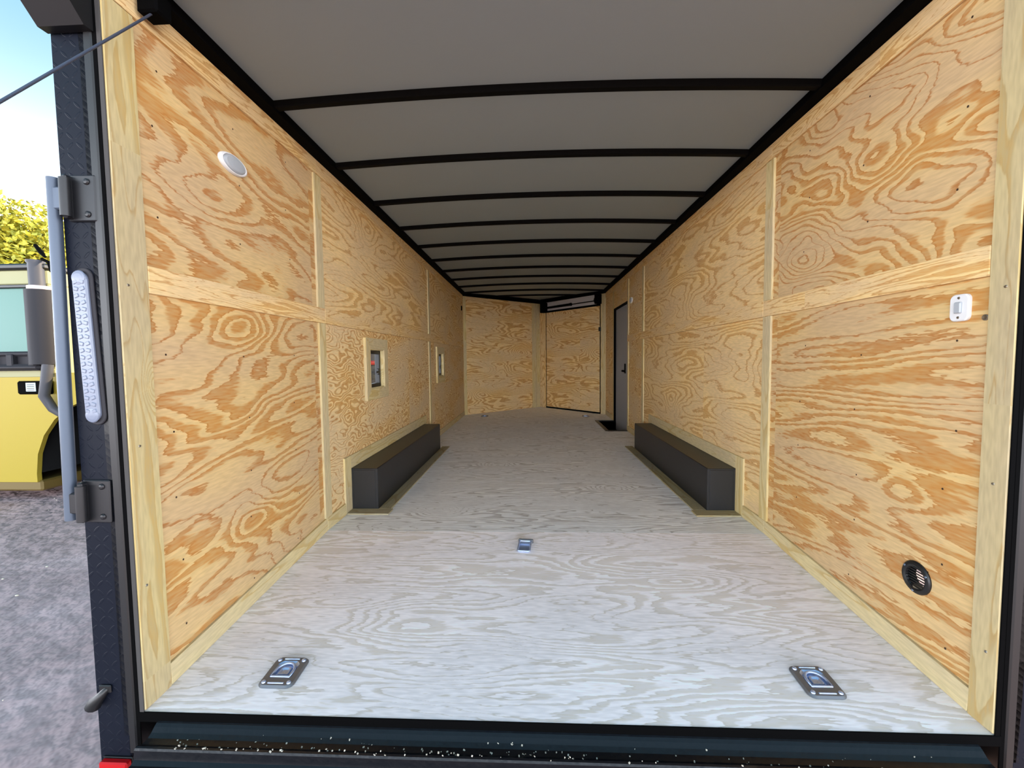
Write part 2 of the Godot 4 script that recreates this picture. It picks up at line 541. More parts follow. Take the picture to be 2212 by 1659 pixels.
func build_floor():
	var fl := setting("floor", "pale plywood trailer floor that slopes down towards the rear opening")
	var b := MB.new(Vector3(1, 0, 0), 2.5, 1.22, 0.5, 0.0)
	b.xf = ramp_xf()
	var L := sqrt(ZB * ZB + DR * DR)
	b.box(Vector3(-HW - 0.012, -0.02, 0.0006), Vector3(HW + 0.012, 0, L))
	commit("plywood_sheet", b, M.floor_rear, fl)
	var well := [Rect2(-5.53, 0.965, 0.98, 0.4)]   # z, x of the step well
	var z := ZB
	var k := 0
	while z > ZF:
		var z2 := maxf(z - 1.22, ZF)
		var s := MB.new(Vector3(1, 0, 0), 2.5, 1.22, 0.5 + 0.37 * k, 0.0 + 0.41 * k)
		holed(s, 1, -0.02, 0.0, Rect2(z2 + 0.0006, -HW - 0.012, z - z2 - 0.0012, 2 * HW + 0.024), well)
		commit("plywood_sheet", s, M.floor, fl)
		z = z2
		k += 1
	var nb := MB.new(Vector3(1, 0, 0), 2.5, 1.22, 0.2, 0.3)
	nb.prism(PackedVector2Array([Vector2(ZF - 0.0006, -HW - 0.012), Vector2(ZF - 0.0006, HW + 0.012), Vector2(apex.z, apex.x)]), -0.02, 0.0, 1)
	commit("plywood_sheet", nb, M.floor, fl)
	# the frame under it
	var u := MB.new()
	holed(u, 1, -0.16, -0.0215, Rect2(ZF, -SKIN, ZB - 0.02 - ZF, 2 * SKIN), [Rect2(-5.5, 0.995, 0.92, 0.4)])
	u.prism(PackedVector2Array([Vector2(ZF, -SKIN), Vector2(ZF, SKIN), Vector2(apex.z - 0.05, apex.x)]), -0.16, -0.0215, 1)
	u.xf = ramp_xf()
	u.box(Vector3(-SKIN, -0.14, -0.02), Vector3(SKIN, -0.0215, L - 0.06))
	commit("underframe", u, M.black_matt, fl)
	# step well beside the side door
	var sw := thing("step_well", "black recessed step well in the floor below the grey side door", "step", Vector3(1.12, 0, -5.04))
	var r := MB.new()
	for q in [[-0.18, -0.52, 0.12, -0.48], [-0.18, 0.44, 0.12, 0.48], [-0.18, -0.48, -0.13, 0.44]]:
		r.box(Vector3(q[0], -0.004, q[1]), Vector3(q[2], 0.006, q[3]), 0.002)
	commit("rim", r, M.black, sw)
	var w := MB.new()
	w.box(Vector3(-0.135, -0.145, -0.47), Vector3(0.15, -0.13, 0.43))
	for q in [[-0.145, -0.46, -0.135, 0.43], [-0.145, -0.48, 0.15, -0.46], [-0.145, 0.43, 0.15, 0.445]]:
		w.box(Vector3(q[0], -0.145, q[1]), Vector3(q[2], -0.002, q[3]))
	commit("pan", w, M.black_matt, sw)

var win_z := [-2.045, -4.352]     # centres of the two small windows, z
const WIN_Y := 0.918
const WIN_H := 0.146              # half the opening
var door_hole := Rect2(-0.05, -5.53, 1.785, 0.93)   # y, z

func build_walls():
	var wl := setting("wall_left", "left plywood wall of the trailer with two small windows")
	var wr := setting("wall_right", "right plywood wall of the trailer with the side door")
	var wh := []
	for z in win_z: wh.append(Rect2(WIN_Y - WIN_H, z - WIN_H, 2 * WIN_H, 2 * WIN_H))
	var vent := [Rect2(0.233 - 0.04, -0.264 - 0.04, 0.08, 0.08)]
	# rect is y, z, height, length
	var left := [
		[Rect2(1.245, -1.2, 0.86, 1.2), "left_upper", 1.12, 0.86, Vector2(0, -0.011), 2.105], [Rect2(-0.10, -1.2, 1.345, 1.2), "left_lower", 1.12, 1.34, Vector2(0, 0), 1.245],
		[Rect2(1.245, -3.785, 0.86, 2.585), "wall", 2.44, 1.22, Vector2(0.5, 0.2), 0.0], [Rect2(-0.02, -3.785, 1.265, 2.585), "curly", 2.44, 1.22, Vector2(0.2, 0.0), 0.0],
		[Rect2(1.245, ZF - 0.02, 0.86, 2.518), "wall", 2.44, 1.22, Vector2(0.1, 0.75), 0.0], [Rect2(-0.02, ZF - 0.02, 1.265, 2.518), "curly", 2.44, 1.22, Vector2(0.65, 0.55), 0.0]]
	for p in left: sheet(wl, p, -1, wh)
	var right := [
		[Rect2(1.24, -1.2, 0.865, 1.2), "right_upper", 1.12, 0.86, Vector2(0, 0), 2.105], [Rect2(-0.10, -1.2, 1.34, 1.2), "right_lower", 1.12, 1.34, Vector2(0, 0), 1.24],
		[Rect2(1.24, -3.81, 0.865, 2.61), "wall", 2.44, 1.22, Vector2(0.3, 0.5), 0.0], [Rect2(-0.02, -3.81, 1.26, 2.61), "wall", 2.44, 1.22, Vector2(0.85, 0.1), 0.0],
		[Rect2(1.24, -4.6, 0.865, 0.79), "curly", 2.44, 1.22, Vector2(0.3, 0.35), 0.0], [Rect2(-0.02, -4.6, 1.26, 0.79), "curly", 2.44, 1.22, Vector2(0.0, 0.7), 0.0],
		[Rect2(-0.02, ZF - 0.02, 2.125, 1.703), "wall", 2.44, 1.22, Vector2(0.55, 0.8), 0.0]]
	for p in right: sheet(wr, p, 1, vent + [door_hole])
	var outer_vent := [Rect2(0.233 - 0.1, -0.264 - 0.1, 0.2, 0.2)]
	for s in [-1, 1]:
		var b := MB.new()
		var holes: Array = wh if s < 0 else outer_vent + [door_hole]
		holed(b, 0, s * SKIN, s * (SKIN + 0.02), Rect2(-0.16, ZF, 2.40, -ZF), holes)
		commit("outer_skin", b, M.black, wl if s < 0 else wr)
	# nail heads in rows on the near sheets, too many and too small to pick apart
	for s in [-1, 1]:
		var b := MB.new()
		for z in [-0.17, -0.55, -0.9]:
			for k in 9:
				var y: float = 0.06 + 0.235 * k + rng.randf_range(-0.03, 0.03)
				var c := Vector3(s * (HW + TK - 0.0005), y, z + rng.randf_range(-0.02, 0.02))
				var q := []
				for a in 8: q.append(c + Vector3(0, cos(TAU * a / 8), sin(TAU * a / 8)) * 0.0036)
				for a in range(1, 7): b.tri(q[0] + Vector3(-s * 0.001, 0, 0), q[a] + Vector3(-s * 0.001, 0, 0), q[a + 1] + Vector3(-s * 0.001, 0, 0), Vector3(-s, 0, 0))
		var o := commit("nail_heads", b, M.nail, wl if s < 0 else wr)
		o.set_meta("kind", "stuff")

func sheet(parent: Node, p: Array, s: int, holes: Array):
	var r: Rect2 = p[0]
	var b := MB.new(Vector3(0, 0, 1), p[2], p[3], p[4].x, p[4].y + p[5] / p[3])
	var rr := Rect2(r.position + Vector2(0.0008, 0.0008), r.size - Vector2(0.0016, 0.0016))
	holed(b, 0, s * (HW + TK), s * (HW + 2 * TK), rr, holes)
	commit("plywood_sheet", b, M[p[1]], parent)

func seg_xf(a: Vector3, b: Vector3) -> Transform3D:   # x runs from a to b, y up, z to the inside
	var x := (b - a).normalized()
	return Transform3D(Basis(x, Vector3.UP, x.cross(Vector3.UP)), a)

func build_nose():
	var A := Vector3(-HW, 0, ZF)
	var B := Vector3(HW, 0, ZF)
	var lx := seg_xf(A, apex)
	var ll := (apex - A).length()
	var wf := setting("wall_front", "plywood front wall of the trailer's pointed nose with a front door in its right half")
	var b := MB.new(Vector3(1, 0, 0), 1.8, 2.1, 0.03, 0.0)
	b.xf = lx
	b.box(Vector3(0, -0.02, -0.03), Vector3(ll + 0.035, HT + 0.03, -0.011))
	commit("plywood_sheet", b, M.nose, wf)
	var rx := seg_xf(apex, B)
	var rl := (B - apex).length()
	# wall pieces round the front door
	var d0 := 0.17
	var d1 := rl - 0.115
	var g := MB.new(Vector3(0, 1, 0), 2.44, 1.22, 0.1, 0.3)
	g.xf = rx
	g.box(Vector3(d1, -0.02, -0.03), Vector3(rl, HT + 0.03, -0.011))
	g.box(Vector3(-0.035, -0.02, -0.03), Vector3(d0, HT + 0.03, -0.011))
	commit("plywood_sheet", g, M.wall, wf)
	var h := MB.new()
	h.xf = rx
	h.box(Vector3(d0, 1.905, -0.03), Vector3(d1, HT + 0.03, -0.011))
	commit("header_panel", h, M.header, wf)
	var o := MB.new()
	o.xf = lx
	o.box(Vector3(-0.06, -0.16, -0.08), Vector3(ll + 0.14, 2.24, -0.06))
	o.xf = rx
	o.box(Vector3(-0.14, -0.16, -0.08), Vector3(rl + 0.06, 2.24, -0.06))
	commit("outer_skin", o, M.black, wf)
	# trim boards on the nose
	var list := [[lx, 0.0, 0.06, "pale pine strip in the corner where the left wall meets the nose"], [lx, ll - 0.215, ll - 0.105, "light pine post board at the middle of the nose, left of the narrower one"], [lx, ll - 0.10, ll - 0.005, "narrow pine board beside the front door frame at the nose point"], [rx, rl - 0.095, rl - 0.05, "slim pine strip right of the front door"], [rx, rl - 0.048, rl, "pine corner strip where the nose meets the right wall"]]
	for q in list:
		var t := MB.new(Vector3(0, 1, 0), 1.6, 0.4, rng.randf(), rng.randf())
		t.xf = q[0]
		t.box(Vector3(q[1], 0.001, -0.0108), Vector3(q[2], HT - 0.01, 0.0), 0.0015)
		trim(t, q[3])
	# the front door, hinged at its bottom, with its lift spring above
	var d := setting("door_2", "plywood front door with a thin black frame in the right half of the nose")
	var lf := MB.new(Vector3(1, 0, 0), 1.8, 2.1, 0.4, 0.35)
	lf.xf = rx
	lf.box(Vector3(d0 + 0.008, 0.022, -0.03), Vector3(d1 - 0.02, 1.89, -0.008), 0.001)
	commit("plywood_leaf", lf, M.nose, d)
	var fr := MB.new()
	fr.xf = rx
	fr.box(Vector3(d0, 0.001, -0.04), Vector3(d0 + 0.012, 1.905, -0.003), 0.001)
	fr.box(Vector3(d1 - 0.012, 0.001, -0.04), Vector3(d1, 1.905, -0.003), 0.001)
	fr.box(Vector3(d0, 0.0, -0.04), Vector3(d1, 0.026, 0.004), 0.001)
	fr.box(Vector3(d0, 1.89, -0.04), Vector3(d1, 1.925, 0.004), 0.002)
	commit("frame", fr, M.black_matt, d)
	var lt := MB.new()
	lt.xf = rx
	lt.box(Vector3(d1 - 0.03, 1.45, -0.01), Vector3(d1 + 0.01, 1.52, 0.015), 0.003)
	commit("latch", lt, M.black, d)
	var sp := thing("lift_spring", "black spring bar with end brackets above the front door", "spring", rx * Vector3((d0 + d1) / 2, 2.0, 0.0), rx.basis)
	var hw := (d1 - d0) / 2
	var br := MB.new()
	br.box(Vector3(-hw - 0.06, -0.11, -0.009), Vector3(-hw + 0.05, 0.085, 0.10), 0.004)
	commit("bracket", br, M.black_matt, sp)
	var br2 := MB.new()
	br2.box(Vector3(hw - 0.05, -0.08, -0.009), Vector3(hw + 0.03, 0.085, 0.10), 0.004)
	commit("bracket", br2, M.black_matt, sp)
	var ba := MB.new()
	ba.tube([Vector3(-hw + 0.03, -0.02, 0.04), Vector3(hw - 0.03, -0.02, 0.04)], 0.008, 8)
	commit("shaft", ba, M.black_matt, sp)
	var co := MB.new()
	co.tube([Vector3(-hw + 0.05, -0.02, 0.04), Vector3(0.0, -0.02, 0.04), Vector3(0.04, -0.02, 0.04)], [0.021, 0.024, 0.03], 10)
	commit("coil", co, M.black_matt, sp)
	var ht := MB.new()
	var arc := []
	for k in 9:
		var a := PI * (0.5 + k / 8.0)
		arc.append(Vector3(hw - 0.055 + cos(a) * 0.045, -0.01 + sin(a) * 0.05, 0.05))
	ht.tube(arc, 0.006, 6)
	commit("cable_drum", ht, M.black_matt, sp)

func bow_y(x: float) -> float:
	return HT + 0.006 + 0.034 * (1.0 - (x / HW) * (x / HW))

func build_ceiling():
	var c := setting("ceiling", "dull grey ceiling liner carried by black arched roof bows")
	var seg := 16
	var b := MB.new()
	for k in seg:
		var x0 := lerpf(-HW - 0.04, HW + 0.04, float(k) / seg)
		var x1 := lerpf(-HW - 0.04, HW + 0.04, float(k + 1) / seg)
		var y0 := bow_y(x0) + 0.026
		var y1 := bow_y(x1) + 0.026
		b.quad(Vector3(x0, y0, 0.0), Vector3(x1, y1, 0.0), Vector3(x1, y1, apex.z), Vector3(x0, y0, apex.z), Vector3.DOWN)
		b.quad(Vector3(x0, y0 + 0.01, 0.0), Vector3(x1, y1 + 0.01, 0.0), Vector3(x1, y1 + 0.01, apex.z), Vector3(x0, y0 + 0.01, apex.z), Vector3.UP)
	commit("liner", b, M.liner, c)
	var rf := MB.new()
	rf.prism(PackedVector2Array([Vector2(0.0, -SKIN - 0.02), Vector2(0.0, SKIN + 0.02), Vector2(ZF, SKIN + 0.02), Vector2(apex.z - 0.1, apex.x), Vector2(ZF, -SKIN - 0.02)]), 2.215, 2.24, 1)
	commit("roof_skin", rf, M.black, c)
	for k in 12:
		var z := -0.14 - 0.603 * k
		var hwz := HW - 0.02
		var x_a := -hwz
		var x_b := hwz
		if z < ZF:
			x_a = lerpf(-HW, apex.x, (ZF - z) / (ZF - apex.z)) + 0.01
			x_b = lerpf(HW, apex.x, (ZF - z) / (ZF - apex.z)) - 0.01
		var m := MB.new()
		var n := 14
		for s in n:
			var p := lerpf(x_a, x_b, float(s) / n)
			var q := lerpf(x_a, x_b, float(s + 1) / n)
			var yp := bow_y(p)
			var yq := bow_y(q)
			var prof := [[0.024, 0.026], [0.019, 0.004], [0.015, 0.0], [-0.015, 0.0], [-0.019, 0.004], [-0.024, 0.026]]
			for e in prof.size() - 1:
				var a0: Array = prof[e]
				var a1: Array = prof[e + 1]
				m.quad(Vector3(p, yp + a0[1], z + a0[0]), Vector3(q, yq + a0[1], z + a0[0]), Vector3(q, yq + a1[1], z + a1[0]), Vector3(p, yp + a1[1], z + a1[0]), Vector3(0, -0.5, signf(a0[0] + a1[0]) if e != 2 else 0.0))
		commit("roof_bow", m, M.bow, c)
	for s in [-1.0, 1.0]:
		var m := MB.new()
		m.box(Vector3(s * (HW - 0.055), HT, ZF - 0.04), Vector3(s * (HW + 0.045), HT + 0.045, 0.0), 0.003)
		commit("edge_rail", m, M.black_matt, c)
	var A := Vector3(-HW, 0, ZF)
	var B := Vector3(HW, 0, ZF)
	for t in [[A, apex], [apex, B]]:
		var m := MB.new()
		m.xf = seg_xf(t[0], t[1])
		m.box(Vector3(-0.02, HT - 0.012 if t[0] == A else HT - 0.006, -0.012), Vector3((t[1] - t[0]).length() + 0.02, HT + 0.06, 0.035), 0.003)
		commit("edge_rail", m, M.black_matt, c)

func build_trim():
	var vz := Vector3(0, 0, 1)
	var vy := Vector3(0, 1, 0)
	for s in [-1.0, 1.0]:
		var side := "left" if s < 0 else "right"
		var fx: float = s * HW
		var bx: float = s * (HW + TK + 0.001)
		var x0 := minf(fx, bx)
		var x1 := maxf(fx, bx)
		# strips along the wall tops
		var ends := [0.0, -1.19, -2.42, -3.65, -4.88, ZF + 0.005]
		for k in 5:
			trim(board(Vector3(x0, HT - 0.079, ends[k + 1] + 0.0006), Vector3(x1, HT - 0.0005, ends[k] - 0.0006), vz), "plywood strip along the top of the %s wall, %s" % [side, ["the length nearest the rear opening", "the second length from the rear opening", "the middle length", "the fourth length from the rear opening", "the length that meets the nose"][k]], M["wall"])
		# rear corner board: a one-by-four on edge against the steel post
		var w := 0.099 if s < 0 else 0.073
		trim(board(Vector3(x0 - (0.018 if s < 0 else 0.0), -0.079, -w), Vector3(x1 + (0.018 if s > 0 else 0.0), HT - 0.081, -0.001), vy, 0.002), "wide pale pine board at the rear end of the %s wall beside the black post" % side, M.board_rear)
		# upright battens with a gap for the strip over the seam
		var up := [-1.166, -3.745] if s < 0 else [-1.168, -3.776, -4.545, -5.535]
		for k in up.size():
			var bw := 0.076
			if s > 0 and k == 2: bw = 0.055
			if s > 0 and k == 3: bw = 0.09
			var y0 := 0.0745
			var where: String = (["second upright pine batten on the left wall, before the first window", "third upright pine batten on the left wall, between the two windows"] if s < 0 else ["upright pine batten on the right wall behind the near end of the wheel box", "upright pine batten on the right wall past the far end of the wheel box", "upright pine strip on the near side of the grey side door", "upright pine strip on the far side of the grey side door"])[k]
			if s > 0 and k == 3:
				trim(board(Vector3(x0, 0.001, up[k] - bw), Vector3(x1, HT - 0.081, up[k]), vy), where)
				continue
			trim(board(Vector3(x0, y0, up[k] - bw), Vector3(x1, 1.196, up[k]), vy), where + ", lower half")
			trim(board(Vector3(x0, 1.282, up[k] - bw), Vector3(x1, HT - 0.081, up[k]), vy), where + ", upper half")
		# strips over the seam between lower and upper sheets
		var runs := [[-w - 0.001, -1.166 - 0.076, "in the rear bay"], [-1.2435, -3.745 - 0.076, "in the middle bay"], [-3.8225, ZF + 0.005, "in the front bay"]] if s < 0 else [[-w - 0.001, -1.168 - 0.076, "in the rear bay"], [-1.2455, -3.776 - 0.076, "in the long bay above the wheel box"], [-3.8535, -4.6, "in the narrow bay beside the side door"]]
		for r in runs:
			trim(board(Vector3(x0, 1.1965, r[1]), Vector3(x1, 1.2815, r[0]), vz), "horizontal plywood strip over the seam of the %s wall %s" % [side, r[2]], M["wall"])
		# strip along the foot of the wall
		var bb := setting("baseboard_%s" % side, "low plywood strip along the foot of the %s wall" % side)
		var p := MB.new(vz, 1.6, 0.4, 0.3, 0.2)
		p.xf = ramp_xf()
		p.box(Vector3(x0, 0.0005, 0.0), Vector3(x1, 0.074, sqrt(ZB * ZB + DR * DR) - w - 0.001), 0.0015)
		commit("plank", p, M.board, bb)
		var q := [[ZB, -1.43], [-3.545, ZF + 0.005]] if s < 0 else [[ZB, -1.43], [-3.545, -4.6], [-5.63, ZF + 0.005]]
		for r in q:
			var bo := MB.new(vz, 1.6, 0.4, rng.randf(), rng.randf())
			bo.box(Vector3(x0, 0.0005, r[1]), Vector3(x1, 0.074, r[0] - 0.0006), 0.0015)
			commit("plank", bo, M.board, bb)
	# right of the side door
	trim(board(Vector3(HW, 1.7355, -5.53), Vector3(HW + TK + 0.001, HT - 0.081, -4.601), vz), "plywood board above the grey side door", M["wall"])
	# outlines of the wheel boxes, on the wall and on the floor
	for s in [-1.0, 1.0]:
		var side := "left" if s < 0 else "right"
		var f := thing("wheel_box_trim", "pine strips that outline the black wheel box against the %s wall and floor" % side, "trim", Vector3(s * HW, 0, -2.49), Basis.IDENTITY, "trim round the two wheel boxes")
		f.set_meta("kind", "structure")
		f.remove_meta("category")
		var z0 := -1.527 + 2.49
		var z1 := -3.447 + 2.49
		var fx := 0.0
		var bx: float = s * (TK + 0.001)
		var parts := [
			[Vector3(fx, 0.001, z0 + 0.001), Vector3(bx, 0.362, z0 + 0.095), vy],
			[Vector3(fx, 0.278, z1), Vector3(bx, 0.362, z0), vz],
			[Vector3(fx, 0.001, z1 - 0.095), Vector3(bx, 0.362, z1 - 0.001), vy],
			[Vector3(-s * 0.002, 0.0004, z0 + 0.001), Vector3(-s * 0.27, 0.010, z0 + 0.095), Vector3(1, 0, 0)],
			[Vector3(-s * 0.1735, 0.0004, z1 - 0.09), Vector3(-s * 0.255, 0.010, z0), vz]]
		for a in parts:
			var mb := MB.new(a[2], 1.6, 0.4, rng.randf(), rng.randf())
			mb.box(Vector3(minf(a[0].x, a[1].x), a[0].y, a[0].z), Vector3(maxf(a[0].x, a[1].x), a[1].y, a[1].z), 0.0015)
			commit("strip", mb, M.board_grey if a[1].y < 0.02 else M.board, f)

func build_windows():
	for k in 2:
		var z: float = win_z[k]
		var w := setting("window_%d" % (k + 1), ["small square window with a mitred wooden surround nearer the rear on the left wall", "small square window with a mitred wooden surround farther along the left wall"][k])
		w.position = Vector3(-HW, WIN_Y, z)
		var o := 0.228
		var i := WIN_H
		for e in 4:
			var mb := MB.new(Vector3(0, 0, 1) if e % 2 else Vector3(0, 1, 0), 1.6, 0.4, rng.randf(), rng.randf())
			var c := [Vector2(-o, o), Vector2(o, o), Vector2(i, i), Vector2(-i, i)]   # y, z
			var pl := PackedVector2Array()
			for v in c: pl.append(v.rotated(e * PI / 2))
			mb.prism(pl, -TK + 0.0005, 0.009, 0, 0.001)
			commit("surround", mb, M.board, w)
		var j := MB.new(Vector3(0, 1, 0), 1.6, 0.4, 0.5, 0.5)
		for e in 4:
			var a := Transform3D(Basis(Vector3.RIGHT, e * PI / 2), Vector3.ZERO)
			j.xf = a
			j.box(Vector3(-0.052, -i, i - 0.006), Vector3(-0.0006, i, i), 0.0)
		commit("reveal", j, M.board, w)
		var f := MB.new()
		for e in 4:
			f.xf = Transform3D(Basis(Vector3.RIGHT, e * PI / 2), Vector3.ZERO)
			f.box(Vector3(-0.058, -i + 0.007, i - 0.033), Vector3(-0.022, i - 0.007, i - 0.0065), 0.003)
		commit("sash", f, M.black, w)
		var p := MB.new()
		p.box(Vector3(-0.043, -i + 0.03, -i + 0.03), Vector3(-0.039, i - 0.03, i - 0.03))
		commit("pane", p, M.glass, w)
		var h := MB.new()
		h.box(Vector3(-0.036, -0.05, -i + 0.036), Vector3(-0.018, 0.0, -i + 0.06), 0.004)
		h.box(Vector3(-0.03, -0.035, -i + 0.05), Vector3(-0.018, -0.02, -i + 0.10), 0.003)
		commit("catch", h, M.black, w)

func build_side_door():
	var d := setting("door_1", "dark grey flush side door with a black latch in the right wall")
	d.position = Vector3(HW, 0, -5.065)
	var hz := 0.4635
	var l := MB.new()
	l.box(Vector3(0.03, -0.13, -hz + 0.018), Vector3(0.055, 1.712, hz - 0.002), 0.002)
	commit("leaf", l, M.door, d)
	var f := MB.new()
	f.box(Vector3(-0.002, -0.13, -hz), Vector3(0.06, 1.734, -hz + 0.017), 0.002)
	f.box(Vector3(-0.002, 1.714, -hz), Vector3(0.06, 1.734, hz), 0.002)
	f.box(Vector3(0.013, -0.13, hz - 0.001), Vector3(0.06, 1.734, hz + 0.0005))
	commit("frame", f, M.black_matt, d)
	var hd := MB.new()
	hd.box(Vector3(0.018, 0.765, 0.20), Vector3(0.03, 0.90, 0.245), 0.004)
	hd.box(Vector3(-0.01, 0.785, 0.14), Vector3(0.02, 0.81, 0.235), 0.005)
	commit("handle", hd, M.black_matt, d)

func build_rear_frame():
	var r := thing("rear_frame", "black tread-pattern steel frame round the trailer's rear opening", "frame")
	for s in [-1.0, 1.0]:
		var p := MB.new()
		p.box(Vector3(minf(s * 1.285, s * 1.385), GY + 0.25, -0.11), Vector3(maxf(s * 1.285, s * 1.385), 2.28, 0.0), 0.003)
		commit("post", p, M.post, r)
		var q := MB.new()
		q.box(Vector3(minf(s * 1.258, s * 1.2855), -0.215, -0.10), Vector3(maxf(s * 1.258, s * 1.2855), 2.2, 0.006), 0.005)
		commit("edge_bead", q, M.black, r)
		var i := MB.new()
		i.box(Vector3(minf(s * (HW + 0.0305), s * 1.259), -0.2, -0.09), Vector3(maxf(s * (HW + 0.0305), s * 1.259), 2.2, -0.004), 0.002)
		i.box(Vector3(minf(s * 1.247, s * 1.2595), -0.2, -0.0009), Vector3(maxf(s * 1.247, s * 1.2595), 2.2, 0.003), 0.001)
		var es := MB.new()
		es.box(Vector3(minf(s * (HW + 0.003), s * 1.2465), -0.084, -0.0009), Vector3(maxf(s * (HW + 0.003), s * 1.2465), 2.09, 0.003), 0.001)
		commit("inner_lip", i, M.black_matt, r)
		commit("edge_strip", es, M.edge_grey if s < 0 else M.black_matt, r)
		var g := MB.new()
		g.prism(PackedVector2Array([Vector2(1.9, 0.004), Vector2(1.9, 0.03), Vector2(2.02, 0.14), Vector2(2.30, 0.14), Vector2(2.30, 0.004)]), s * 1.252, s * 1.385, 0)
		commit("corner_gusset", g, M.black, r)
	var h := MB.new()
	h.box(Vector3(-1.385, 2.155, -0.06), Vector3(1.385, 2.3, 0.06), 0.004)
	commit("header", h, M.black, r)
	# floor edge, channel and lip of the sill
	var e := MB.new()
	e.box(Vector3(-HW - 0.02, -0.112, -0.03), Vector3(HW + 0.02, -DR - 0.0215, 0.004), 0.002)
	e.box(Vector3(-HW - 0.02, -0.108, -0.001), Vector3(HW + 0.02, -DR + 0.001, 0.005), 0.0015)
	commit("floor_edge", e, M.black_matt, r)
	var c := MB.new()
	var prof := [Vector2(0.002, -0.104), Vector2(0.012, -0.107), Vector2(0.022, -0.112), Vector2(0.035, -0.121), Vector2(0.050, -0.127), Vector2(0.072, -0.129), Vector2(0.083, -0.127), Vector2(0.088, -0.120), Vector2(0.093, -0.118), Vector2(0.100, -0.119), Vector2(0.104, -0.124), Vector2(0.106, -0.15), Vector2(0.12, -0.156), Vector2(0.17, -0.158), Vector2(0.17, -0.24), Vector2(0.0, -0.24)]
	var pl := PackedVector2Array()
	for v in prof: pl.append(Vector2(v.y, v.x * 0.82))   # y, z
	c.prism(pl, -1.188, 1.188, 0)
	commit("sill_channel", c, M.sill, r)
	var ra := thing("chips", "pale wood chips and grit scattered in the black sill channel", "debris")
	ra.set_meta("kind", "stuff")
	var ch := MB.new()
	for k in 170:
		var z := 0.026 + 0.056 * pow(rng.randf(), 0.7)
		var x := rng.randf_range(-1.12, 1.12)
		if rng.randf() < 0.5: x = rng.randf_range(-1.1, 0.1)
		var y := (-0.128 if z < 0.068 else -0.1175) + (0.006 if z < 0.034 else 0.0)
		var t := rng.randf_range(0.0007, 0.0021)
		ch.xf = Transform3D(Basis(Vector3(rng.randf(), 1, rng.randf()).normalized(), rng.randf() * TAU), Vector3(x, y + t * 0.5, z))
		ch.box(Vector3(-t * rng.randf_range(0.8, 2.2), -t * 0.5, -t), Vector3(t, t * 0.5, t))
	var co := commit("chip", ch, M.chip, ra)
	co.set_meta("kind", "stuff")

func build_wheel_boxes():
	for s in [-1.0, 1.0]:
		var side := "left" if s < 0 else "right"
		var t := thing("wheel_box", "long black steel wheel box on the floor against the %s wall" % side, "wheel box", Vector3(s * HW, 0, -2.486), Basis.IDENTITY, "black wheel boxes along the walls")
		var hz := 0.961
		var a: float = -s * 0.1716
		var b := MB.new()
		b.box(Vector3(minf(a, s * 0.008), 0.0006, -hz), Vector3(maxf(a, s * 0.008), 0.277, hz), 0.004)
		commit("body", b, M.box_black, t)
		var f := MB.new()
		f.box(Vector3(minf(a + s * 0.014, -s * 0.012), 0.012, hz - 0.001), Vector3(maxf(a + s * 0.014, -s * 0.012), 0.266, hz + 0.0035), 0.003)
		commit("end_plate", f, M.box_black, t)
		var g := MB.new()
		g.box(Vector3(minf(a - s * 0.0015, a + s * 0.006), 0.0006, -hz), Vector3(maxf(a - s * 0.0015, a + s * 0.006), 0.006, hz), 0.001)
		commit("foot_flange", g, M.black_matt, t)

